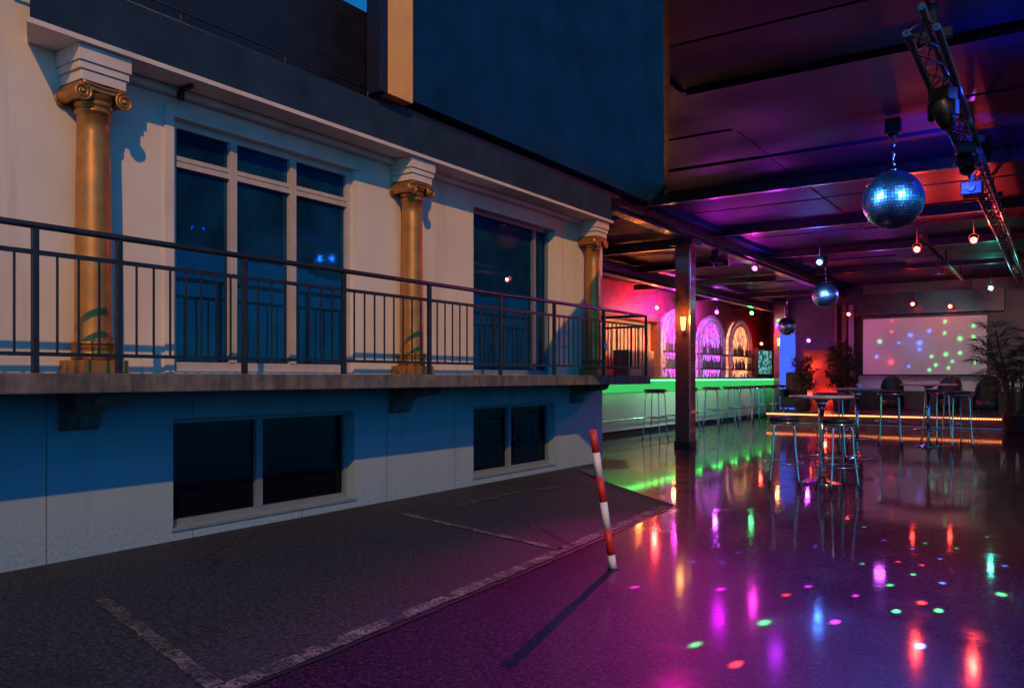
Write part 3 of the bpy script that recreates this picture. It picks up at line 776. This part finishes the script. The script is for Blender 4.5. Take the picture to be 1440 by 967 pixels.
# ------------------------------------------------------------------ back bar: arches, bottles, fridge, doorway
ARC = [(28.55, 2.7, 4.08, (1,.10,.95), 'pink lit arched lattice shelf niche half behind the near pillar', 'pink'),
       (32.35, 2.9, 4.08, (.42,.16,1), 'violet and blue lit arched lattice shelf niche in the middle', 'violet'),
       (35.95, 3.0, 4.12, (1,.48,.20), 'orange lit arched lattice shelf niche beside the drinks fridge', 'orange')]
XB = -12.0
for yc, w, ztop, col, label, cn in ARC:
    root = thing('arched_niche', label, 'shelf niche', (XB, yc, 1.2), 0, 'arched shelf niches behind the bar')
    hw = w/2; zs = ztop - hw*.82; rise = ztop - zs
    def arc(k, n, s=1.0): a = PI*k/n; return (yc - hw*s*math.cos(a), zs + rise*s*math.sin(a))
    # backlit panel
    P = [(yc+hw*.96, 1.3), (yc-hw*.96, 1.3)] + [arc(k, 20, .96) for k in range(21)]
    b = MB(); b.prism([(y, z) for y, z in P], 'x', XB+.012, XB+.03)
    t = NT('niche_glow_'+cn); p = t.pos(); e = t.node('ShaderNodeEmission')
    n1 = t.noise(p, 2.2, 4); n2 = t.noise(p, 11, 3, .6, (1, 1.5, .5))
    alt = {'pink': (.8,.2,1), 'violet': (1,.12,.85), 'orange': (1,.2,.12)}[cn]
    t.l.new(t.mix(t.ramp(n1, .42, .6), col, alt), e.inputs[0]); t.l.new(t.ramp(n2, .35, .66, .25, 2.6), e.inputs[1])
    b.build('backlit_panel', t.out(e.outputs[0]), root)
    # frame ring with lattice band
    b = MB()
    for s, rr in ((1.0, .05), (.80, .035)):
        pts = [(XB+.20, yc-hw*s, 1.3)] + [(XB+.20,) + arc(k, 28, s) for k in range(29)] + [(XB+.20, yc+hw*s, 1.3)]
        b.tube(pts, rr, 6)
    for k in range(0, 29):
        a0, a1 = arc(k, 28, .99), arc(min(28, k+1), 28, .81); c0, c1 = arc(k, 28, .81), arc(min(28, k+1), 28, .99)
        b.tube([(XB+.20,)+a0, (XB+.20,)+a1], .016, 4); b.tube([(XB+.20,)+c0, (XB+.20,)+c1], .016, 4)
    for s in (-1, 1):
        z = 1.35
        while z < zs-.2:
            b.tube([(XB+.2, yc+s*hw*.99, z), (XB+.2, yc+s*hw*.81, z+.22)], .014, 4); b.tube([(XB+.2, yc+s*hw*.81, z), (XB+.2, yc+s*hw*.99, z+.22)], .014, 4); z += .22
    for k in range(5, 24, 2):
        b.tube([(XB+.2,)+arc(k, 28, .80), (XB+.2, yc + (arc(k,28,.8)[0]-yc)*.45, zs+.15+.2*math.sin(k))], .012, 4)
    b.build('lattice_frame', M['lattice'], root)
    for zz in (1.30, 1.95, 2.55):
        b = MB(); b.box(XB+.035, XB+.42, yc-hw*.92, yc+hw*.92, zz-.05, zz); b.build('shelf', M['wood'], root)
bp = None
for ai, (yc, w, ztop, col, label, cn) in enumerate(ARC):
    for zz in (1.30, 1.95, 2.55):
        n = 9
        for k in range(n):
            y = yc - w*.41 + w*.82*(k+.5)/n + random.uniform(-.05, .05)
            if bp is None:
                b = MB(); b.lathe([(.05,0), (.055,.01), (.055,.25), (.045,.29), (.018,.33), (.018,.41), (.024,.415), (.024,.44)], (0,0,0), 12)
                bp = b.build('bottle', M['bottle']); o = bp
            else: o = bp.copy(); COL.objects.link(o)
            s = random.uniform(.8, 1.12); o.scale = (s*1.15, s*1.15, s); o.location = (XB+.24+random.uniform(-.06,.06), y, zz+.001)
            tag(o, 'glass bottle on the shelves of the %s lit arch' % cn, 'bottle', 'bottles in the %s lit arch' % cn)
# back counter under the niches
bc = thing('back_counter', 'low back counter with glass doors under the arches behind the bar', 'cabinet', (-11.6, 32, 0))
b = MB(); b.box(-11.95, -11.35, 26.8, 37.85, .10, 1.20, .01); b.build('body', M['wood'], bc)
b = MB(); b.box(-11.97, -11.30, 26.75, 37.9, 1.203, 1.245, .006); b.build('counter_top', M['bartop'], bc)
for i in range(8):
    y = 26.9 + i*1.36; b = MB(); b.box(-11.347, -11.32, y, y+1.25, .2, 1.12, .004); b.build('door', M['glass_dark'], bc)
fr = thing('drinks_fridge', 'dark drinks fridge with lit blue green shelves at the right of the arches', 'fridge', (-11.8, 39.1, 0))
b = MB(); b.box(-11.99, -11.66, 37.95, 40.2, .01, 2.95, .02); b.build('body', M['fridge'], fr)
t = NT('fridge_glow'); p = t.pos(); e = t.node('ShaderNodeEmission'); v = t.node('ShaderNodeTexVoronoi'); t.l.new(p, v.inputs['Vector']); v.inputs['Scale'].default_value = 5
t.l.new(t.mix(t.ramp(v.outputs['Distance'], .2, .6), (.25,.8,.75), (.02,.10,.10)), e.inputs[0]); e.inputs[1].default_value = .8
b = MB(); b.box(-11.657, -11.64, 38.05, 40.1, 1.75, 2.85); b.build('lit_door', t.out(e.outputs[0]), fr)
b = MB(); b.box(-11.657, -11.63, 38.05, 40.1, 1.0, 1.6, .005); b.build('lower_door', M['glass'], fr)

# doorway zone at the left end of the bar, amber light spilling on the wall
dw = thing('bar_doorway', 'orange lit doorway with dark frame at the left end of the bar', 'doorway', (-11.9, 24.6, 0))
for y in (22.6, 26.75):
    b = MB(); b.box(-11.98, -11.7, y-.14, y+.14, .01, 3.5, .01); b.build('jamb', M['wood'], dw)
b = MB(); b.box(-11.98, -11.7, 22.45, 26.9, 3.503, 3.75, .01); b.build('lintel', M['wood'], dw)
b = MB(); b.box(-11.995, -11.95, 22.75, 26.6, .01, 3.5); b.build('door_leaf', mat('ochre_door', (.62,.36,.18), .6, var=.35, scale=3), dw)
cab = thing('cupboard', 'dark cupboard standing in front of the orange lit doorway', 'cupboard', (-11.3, 24.0, 0))
b = MB(); b.box(-11.65, -11.1, 23.1, 25.0, .01, 2.45, .015); b.build('body', M['fridge'], cab)
b = MB(); b.box(-11.097, -11.075, 23.15, 24.03, .15, 2.38, .004); b.build('door', M['black'], cab)
b = MB(); b.box(-11.097, -11.075, 24.07, 24.95, .15, 2.38, .004); b.build('door', M['black'], cab)
point('doorway_light', (-10.9, 26.2, 2.4), (1,.26,.04), 70, .08)
point('doorway_light', (-11.0, 23.6, 3.0), (1,.22,.04), 50, .08)

# ------------------------------------------------------------------ stage and screen
st = thing('stage', 'low dark stage platform edged with an orange rope light', 'stage', (-4.5, 31, 0))
b = MB(); b.box(-8.4, -1.42, 28.42, 33.92, .005, .315); b.build('riser', M['stagewood'], st)
b = MB(); b.box(-8.45, -1.40, 28.36, 33.94, .318, .355, .005); b.build('deck', M['stagewood'], st)
b = MB(); y = 28.33
for i in range(96):
    x = -8.4 + i*.0728; b.box(x, x+.05, y-.005, y+.022, .318, .362)
b.build('rope_light', M['e_rope'], st)
b = MB(); b.box(-8.42, -1.41, 28.395, 28.418, .02, .06); b.build('edge_trim', M['steelpale'], st)

sc = thing('projection_screen', 'large pale projection screen with coloured light dots on the back wall', 'screen', (-4.2, 33.4, 1.6))
b = MB(); b.box(-6.23, -2.13, 33.38, 33.395, 1.70, 3.80); b.build('screen_sheet', M['screen'], sc)
b = MB(); b.box(-6.30, -2.06, 33.36, 33.43, 3.803, 3.90, .01); b.build('roller_case', M['black'], sc)
b = MB(); b.box(-6.25, -2.11, 33.37, 33.405, 1.655, 1.698, .005); b.build('bottom_bar', M['black'], sc)

# tub chairs on the stage
ch = thing('tub_chair', 'x', 'chair', (0,0,0))
b = MB()
prof = []
for i in range(17):
    a = PI*1.18*(i/16) - PI*.09; prof.append((a, .55 + .78*math.sin(max(0, min(PI, a)))**.6 if 0 < a < PI else .60))
out = []; inn = []
for a, z in prof:
    out.append((.40*math.cos(a), .38*math.sin(a), z)); inn.append((.33*math.cos(a), .30*math.sin(a), z-.02))
bm = b.bm
for i in range(16):
    o0, o1, i0, i1 = out[i], out[i+1], inn[i], inn[i+1]; g = lambda p, z: (p[0], p[1], z)
    b.quad(g(o0,.12), g(o1,.12), o1, o0, True); b.quad(i0, i1, g(i1,.4), g(i0,.4), True); b.quad(o0, o1, i1, i0, True)
b.build('backrest', M['leather'], ch, world=False)
b = MB(); b.lathe([(.30,.16), (.34,.20), (.345,.44), (.31,.49), (.2,.51)], (0,-.02,0), 24); b.build('seat', M['leather'], ch, world=False)
for sx in (-1, 1):
    for sy in (-1, 1):
        b = MB(); b.tube([(sx*.22, sy*.2, .17), (sx*.25, sy*.24, .005)], .022, 8); b.build('leg', M['black'], ch, world=False)
for i, (x, y, rz, L) in enumerate(((-5.05, 32.3, .1, 'black tub chair on the stage under the left half of the screen'), (-3.2, 32.2, -.1, 'black tub chair on the stage under the right half of the screen'), (-2.05, 31.9, -.3, 'black tub chair on the stage beside the palm'))):
    o = ch if i == 0 else copy_tree(ch)
    o.location = (x, y, .356); o.rotation_euler = (0,0,rz); o.scale = (1.0,1,.98); tag(o, L, 'chair', 'black tub chairs on the stage')

# ------------------------------------------------------------------ plants
def blade(b, p, d, L, w, droop, n=5):
    d = Vector(d).normalized(); side = d.cross(Vector((0,0,1)))
    if side.length < .1: side = Vector((1,0,0))
    side.normalize(); pts = []
    q = Vector(p); v = d.copy()
    for i in range(n+1):
        k = i/n; ww = w*(math.sin(PI*min(1, .12+k*.88)))**.7
        pts.append((q + side*ww, q - side*ww, q + Vector((0,0,-ww*.5)))); v = (v + Vector((0,0,-droop/n))).normalized(); q = q + v*(L/n)
    for a, c in zip(pts, pts[1:]):
        b.quad(a[0], c[0], c[2], a[2], True); b.quad(a[2], c[2], c[1], a[1], True)
palm = thing('palm', 'potted fan palm with dark spiky leaves against the pale wall at the right', 'potted plant', (-1.02, 27.6, 0))
b = MB(); b.lathe([(.26,.005), (.30,.05), (.37,.50), (.39,.52), (.39,.56), (.35,.56), (.34,.50), (.01,.49)], (0,0,0), 28); b.build('pot', M['pot'], palm, world=False)
random.seed(21); bt = MB(); bl = MB()
for i in range(17):
    a = random.uniform(0, 2*PI); rr = random.uniform(.03, .2); H = random.uniform(1.5, 3.0); le = random.uniform(.08, .62)
    base = Vector((rr*math.cos(a), rr*math.sin(a), .49)); topv = Vector((base.x + le*math.cos(a)*1.2, base.y + le*math.sin(a)*1.2, H))
    mid = (base+topv)/2 + Vector((.04*math.sin(i), .04, .05)); bt.tube([base, mid, topv], [.03,.025,.018], 7)
    for j in range(9):
        a2 = 2*PI*j/9 + random.uniform(-.3,.3); el = random.uniform(-.15, 1.1)
        d = Vector((math.cos(a2)*math.cos(el), math.sin(a2)*math.cos(el), math.sin(el))); s0 = topv - Vector((0,0,random.uniform(0,.45)))
        s1 = s0 + d*random.uniform(.25,.42); bt.tube([s0, s1], .006, 4)
        u = d.cross(Vector((0,0,1))); u.normalize(); w = u.cross(d)
        for k in range(8):
            f = (k-3.5)/3.5*1.25; dd = (d*math.cos(f) + u*math.sin(f) + w*random.uniform(-.1,.15))
            blade(bl, s1, dd, random.uniform(.34,.55), .021, .7)
bt.build('trunk', M['trunk'], palm, world=False); bl.build('leaves', M['leaf'], palm, world=False)

def shrub(name, x, y, z0, h, r, n, label, m, seed, potr=.25):
    root = thing(name, label, 'potted plant', (x, y, z0)); random.seed(seed)
    b = MB(); b.lathe([(potr*.7,.003), (potr*.78,.03), (potr,.42), (potr,.46), (potr*.88,.46), (potr*.85,.40), (.01,.39)], (0,0,0), 22); b.build('pot', M['pot'], root, world=False)
    bt = MB(); bl = MB()
    for i in range(n):
        a = random.uniform(0, 2*PI); k = random.random(); H = .45 + (h-.45)*(.25+.75*k)
        tp = Vector((r*math.cos(a)*random.random()**.5, r*math.sin(a)*random.random()**.5, H))
        if i % 5 == 0: bt.tube([(0.05*math.cos(a),.05*math.sin(a),.39), (tp.x*.5, tp.y*.5, .39+(H-.39)*.6), tp], [.012,.009,.005], 5)
        for j in range(5):
            d = Vector((random.uniform(-1,1), random.uniform(-1,1), random.uniform(-.3,.9)))
            blade(bl, tp + Vector((random.uniform(-.1,.1), random.uniform(-.1,.1), random.uniform(-.15,.1))), d, random.uniform(.12,.26), .035, .6, 3)
    bt.build('stems', M['trunk'], root, world=False); bl.build('leaves', m, root, world=False)
shrub('shrub', -6.55, 31.2, .356, 2.45, .50, 190, 'tall leafy green shrub just left of the screen', M['leaf2'], 31, .3)
shrub('shrub', -7.75, 30.6, .356, 2.0, .42, 90, 'loose potted plant in front of the red lit panel', M['leaf2'], 32, .28)

# red lit brick panel, blue fabric column, black armchair and table at the back left
rp = thing('red_panel', 'rough brick panel standing at the back, glowing red from a lamp below', 'wall panel', (-7.6, 32.6, 0))
t = NT('rough_brick'); p = t.pos(); br = t.node('ShaderNodeTexBrick'); mp = t.node('ShaderNodeMapping'); mp.inputs['Rotation'].default_value = (R(90),0,0)
t.l.new(p, mp.inputs['Vector']); t.l.new(mp.outputs[0], br.inputs['Vector']); br.inputs['Scale'].default_value = 3.2
br.inputs['Color1'].default_value = (.30,.14,.09,1); br.inputs['Color2'].default_value = (.20,.09,.06,1); br.inputs['Mortar'].default_value = (.08,.06,.05,1)
bb = t.bsdf(Base_Color=br.outputs['Color'], Roughness=.85); t.l.new(t.bump(t.math('ADD', br.outputs['Fac'], t.math('MULTIPLY', t.noise(p, 30, 4), -.8)), .5, .02), bb.inputs['Normal'])
b = MB(); b.box(-8.25, -6.98, 32.55, 32.75, .357, 2.62, .01); b.build('panel', t.out(bb.outputs[0]), rp)
b = MB(); b.box(-8.29, -6.94, 32.53, 32.77, 2.622, 2.66, .005); b.build('cap', M['wood'], rp)
point('uplight', (-7.35, 32.2, .95), (1,.04,.02), 40, .06); point('uplight', (-7.9, 32.3, 2.0), (1,.07,.03), 30, .06)
cl = thing('light_column', 'tall blue glowing column lamp at the edge of the far pillar', 'column lamp', (-8.85, 32.6, 0))
b = MB(); b.lathe([(.26,.36), (.28,.45), (.30,2.6), (.28,3.28), (.22,3.32)], (-8.85,32.6,0), 24); b.build('shade', emis('blue_column', (.05,.12,1), 1.3), cl)
b = MB(); b.lathe([(.34,.006), (.34,.30), (.27,.355)], (-8.85,32.6,0), 24); b.build('base', M['black'], cl)
ac = thing('armchair', 'black high backed armchair before the blue column lamp', 'chair', (-8.15, 31.2, .356))
b = MB(); b.box(-.48, .48, -.45, .45, .12, .52, .05); b.build('seat', M['leather'], ac, world=False)
b = MB(); b.box(-.48, .48, .28, .50, .523, 1.42, .06); b.build('backrest', M['leather'], ac, world=False)
for s in (-1, 1):
    b = MB(); b.box(min(s*.50, s*.34), max(s*.50, s*.34), -.45, .27, .523, .80, .04); b.build('armrest', M['leather'], ac, world=False)
    for q in (-.38, .38): b = MB(); b.tube([(s*.40, q, .003), (s*.40, q, .118)], .03, 8); b.build('leg', M['black'], ac, world=False)

# ------------------------------------------------------------------ general hall lighting, mostly added lamps without fixtures
spot('ceiling_fill', (-6.9, 19.3, 4.3), (-4.2, 13.0, ZC), (.55,.004,.70), 150, 120, .9, .12)  # added upward light for the ceiling
spot('ceiling_fill', (-1.1, 12.0, 4.2), (-2.2, 15.2, ZC), (.03,.07,1), 330, 130, .9, .12)
point('hall_fill', (-.5, 9.8, 4.5), (.01,.08,1), 15, .12)  # added to tint the near ceiling and truss blue
point('hall_fill', (-5.0, 17.5, 4.3), (.5,.02,1), 36, .15)
point('hall_fill', (-4.4, 26.0, 4.2), (.60,.10,1), 30, .15)
spot('screen_wash', (-3.8, 24.5, 4.6), (-4.2, 33.4, 2.7), (.22,.66,.60), 290, 34, .6, .08)  # added to brighten the screen
spot('wall_wash', (-1.0, 26.0, 4.5), (-.9, 34, 2.4), (1,.55,.40), 280, 70, .8, .1)  # added to brighten the back wall and palm
spot('floor_wash', (-5.40,13.15,4.75), (-1.95,5.9,0), (1,.004,.40), 1500, 40, .8, .03)
spot('floor_wash', (-1.3,11.0,4.4), (-1.05,5.2,0), (.004,.09,.60), 4200, 46, 1, .03)  # added to colour the near floor blue
spot('bar_wash', (-7.2, 24.0, 4.5), (-10.1, 25.0, .9), (.50,.95,.62), 950, 120, .9, .1)  # added to brighten the bar front


# ------------------------------------------------------------------ effect projectors: narrow beams that leave dots on floor and screen
def floor_at(u, v):
    t = EYE*F_PX/(v-530); return (CF + CR*((u-720)/F_PX))*t
def screen_at(u, v):
    r = CF + CR*((u-720)/F_PX) + Vector((0,0,(530-v)/F_PX)); t = 33.38/r.y; return r*t + Vector((0,0,EYE))
FD = {'green': [(1074,876,3),(1260,860,2),(1320,859,2),(1408,836,3),(1251,823,2),(1284,808,1.5),(1212,793,1.5),(1301,764,1.2),(1345,771,1.2),(1215,741,1.5),(1388,755,1.5),(977,907,2.4),(1239,668,1),(1372,678,1)],
      'blue': [(1038,777,1.5),(1015,792,1.2),(974,790,1.2),(1283,772,1.6),(1325,820,1.8),(1294,909,2),(1243,760,1.3),(1413,796,1.6),(1146,769,1.3),(1114,723,1),(1252,717,1),(1322,786,1.2)],
      'red': [(1296,848,2.6),(1105,837,2.2),(1034,935,2.6),(1263,790,1.8),(1296,795,1.8),(1285,737,2)],
      'magenta': [(1174,875,2.2),(1136,825,2),(1203,838,1.4),(1013,829,2.4),(892,826,2)]}
SD = {'green': [(1237,480,2),(1329,452,1.4),(1369,458,1.4),(1328,468,1.3),(1350,476,2.2),(1369,473,1.3),(1350,496,1.5),(1330,498,1.8),(1310,501,1.4),(1316,513,1.4),(1307,520,1.3),(1339,508,1),(1334,517,1.1),(1372,510,1.4)],
      'blue': [(1280,471,2.4),(1293,482,3),(1293,491,1.6),(1307,465,2),(1233,501,1.8),(1264,482,1),(1278,515,1.2)],
      'red': [(1254,466,1.3),(1254,451,1.2),(1253,509,3)]}
def projector(x, y, z, label):
    root = thing('effect_projector', label, 'projector', (x, y, z), 0, 'effect light projectors')
    b = MB(); b.box(-.13, .13, -.17, .17, -.09, .09, .015); b.lathe([(.05,-.23), (.055,-.17)], (0,0,-.01), 14, 'y'); b.build('body', M['black'], root, world=False)
    b = MB(); b.box(-.02, .02, -.02, .02, .091, .38); b.build('bracket', M['black'], root, world=False)
    return root
pj = projector(-1.0, 12.9, 4.18, 'black effect projector under the right truss behind the large mirror ball')
ps = projector(-2.6, 23.6, 4.32, 'black effect projector under the single pipe before the screen')
def beam_dot(root, tgt, col, rad, watts, blend=1.0):
    loc = Vector(root.location) + Vector((0, -.25, -.12)) if root is pj else Vector(root.location) + Vector((0, .25, -.12))
    L = (Vector(tgt)-loc).length
    o = spot('dot_beam', loc, tgt, CC[col], watts*L*L, max(1.2, 2.4*math.degrees(math.atan(rad/L))), blend, .0, root)
    # lens of the projector: the beam fades from its axis to its edge
    l = o.data; l.use_nodes = True; t = NT('', l.node_tree)
    x = t.node('ShaderNodeSeparateXYZ'); t.l.new(t.node('ShaderNodeTexCoord').outputs['Normal'], x.inputs[0])
    r = t.math('SQRT', t.math('ADD', t.math('MULTIPLY', x.outputs[0], x.outputs[0]), t.math('MULTIPLY', x.outputs[1], x.outputs[1])))
    e = t.node('ShaderNodeEmission'); t.l.new(t.math('POWER', t.ramp(r, rad/L, 0), 1.6), e.inputs[1])
    t.l.new(e.outputs[0], t.node('ShaderNodeOutputLight').inputs['Surface'])
for c, L in FD.items():
    for u, v, k in L: beam_dot(pj, floor_at(u, v), c, .014+.012*k, 4200)
for c, L in SD.items():
    for u, v, k in L:
        beam_dot(ps, screen_at(u, v), c, .06+.038*k, 110)
for u, v, c, r_, w_ in ((1154,872,'blue',.30,90), (1076,876,'green',.16,50), (892,828,'red',.16,90), (892,826,'red',.03,1300), (930,776,'magenta',.16,90), (930,775,'red',.03,1200), (1013,829,'magenta',.12,60), (1408,836,'green',.12,40), (1215,741,'green',.18,40), (980,907,'green',.08,30)):  # soft added beams imitating lamp reflections on the floor
    beam_dot(pj, floor_at(u, v), c, r_, w_)
random.seed(5)
for k in range(16):      # scattered flecks on the ceiling beside the large mirror ball
    beam_dot(ps, (random.uniform(-3.4,.2), random.uniform(11.2,14.6), ZC-.06), random.choice(['violet','blue','violet','magenta']), random.uniform(.03,.07), 160)
spot('screen_glow', (-2.6,23.9,4.2), screen_at(1290,484), CC['blue'], 620, 7.5, 1, .02); spot('screen_glow', (-2.6,23.9,4.2), screen_at(1253,508), CC['red'], 420, 6, 1, .02)
spot('ball_fill', (-4.6, 8.9, 4.9), (-1.91, 12.32, 4.04), (.12,.42,1), 3200, 9.6, .3, .05)  # added lights without fixtures that turn the mirror balls blue
spot('ball_fill', (.9, 8.8, 4.9), (-1.91, 12.32, 4.04), (.12,.42,1), 3200, 9.6, .3, .05)
spot('ball_fill', (-5.9, 20.2, 4.7), (-5.75, 25.2, 4.02), (.12,.42,1), 3800, 8, .3, .05)
spot('ball_fill', (-4.0, 20.6, 4.6), (-5.75, 25.2, 4.02), (.12,.42,1), 3800, 8, .3, .05)

# ------------------------------------------------------------------ world, sun, camera
EL, AZ = R(32.5), R(45)
sd = Vector((math.cos(EL)*math.cos(AZ), -math.cos(EL)*math.sin(AZ), math.sin(EL)))
w = bpy.data.worlds.new('World'); S.world = w; w.use_nodes = True
t = NT('', w.node_tree)
sky = t.node('ShaderNodeTexSky', sky_type='NISHITA'); sky.sun_disc = False; sky.sun_elevation = EL
sky.sun_rotation = math.atan2(sd.x, sd.y); sky.air_density = 1.0; sky.dust_density = .3; sky.ozone_density = 6.0
mx = t.node('ShaderNodeMix', data_type='RGBA', blend_type='MULTIPLY'); mx.inputs[0].default_value = 1
t.l.new(sky.outputs[0], mx.inputs[6]); mx.inputs[7].default_value = (.05, .66, 1, 1)
bg = t.node('ShaderNodeBackground'); t.l.new(mx.outputs[2], bg.inputs[0]); bg.inputs[1].default_value = .10
o = t.node('ShaderNodeOutputWorld'); t.l.new(bg.outputs[0], o.inputs[0])
sl = bpy.data.lights.new('sun', 'SUN'); sl.energy = 1.95; sl.angle = R(.5); sl.color = (1,.47,.09)
so = bpy.data.objects.new('sun', sl); COL.objects.link(so); so.rotation_euler = (-sd).to_track_quat('-Z', 'Y').to_euler(); so.location = (20, -14, 20)

cam = bpy.data.cameras.new('camera'); co = bpy.data.objects.new('camera', cam); COL.objects.link(co)
cam.sensor_width = 36; cam.lens = F_PX/1440*36; cam.shift_y = (530-483.5)/1440; cam.clip_end = 2000; cam.clip_start = .05
co.location = (0, 0, EYE); co.rotation_euler = (R(90), 0, YAW)
S.camera = co
S.view_settings.view_transform = 'Standard'; S.view_settings.look = 'None'; S.view_settings.exposure = 0; S.view_settings.gamma = 1
S.view_settings.use_curve_mapping = False
S.cycles.use_denoising = True; S.cycles.max_bounces = 6; S.cycles.sample_clamp_indirect = 6; S.cycles.caustics_reflective = False
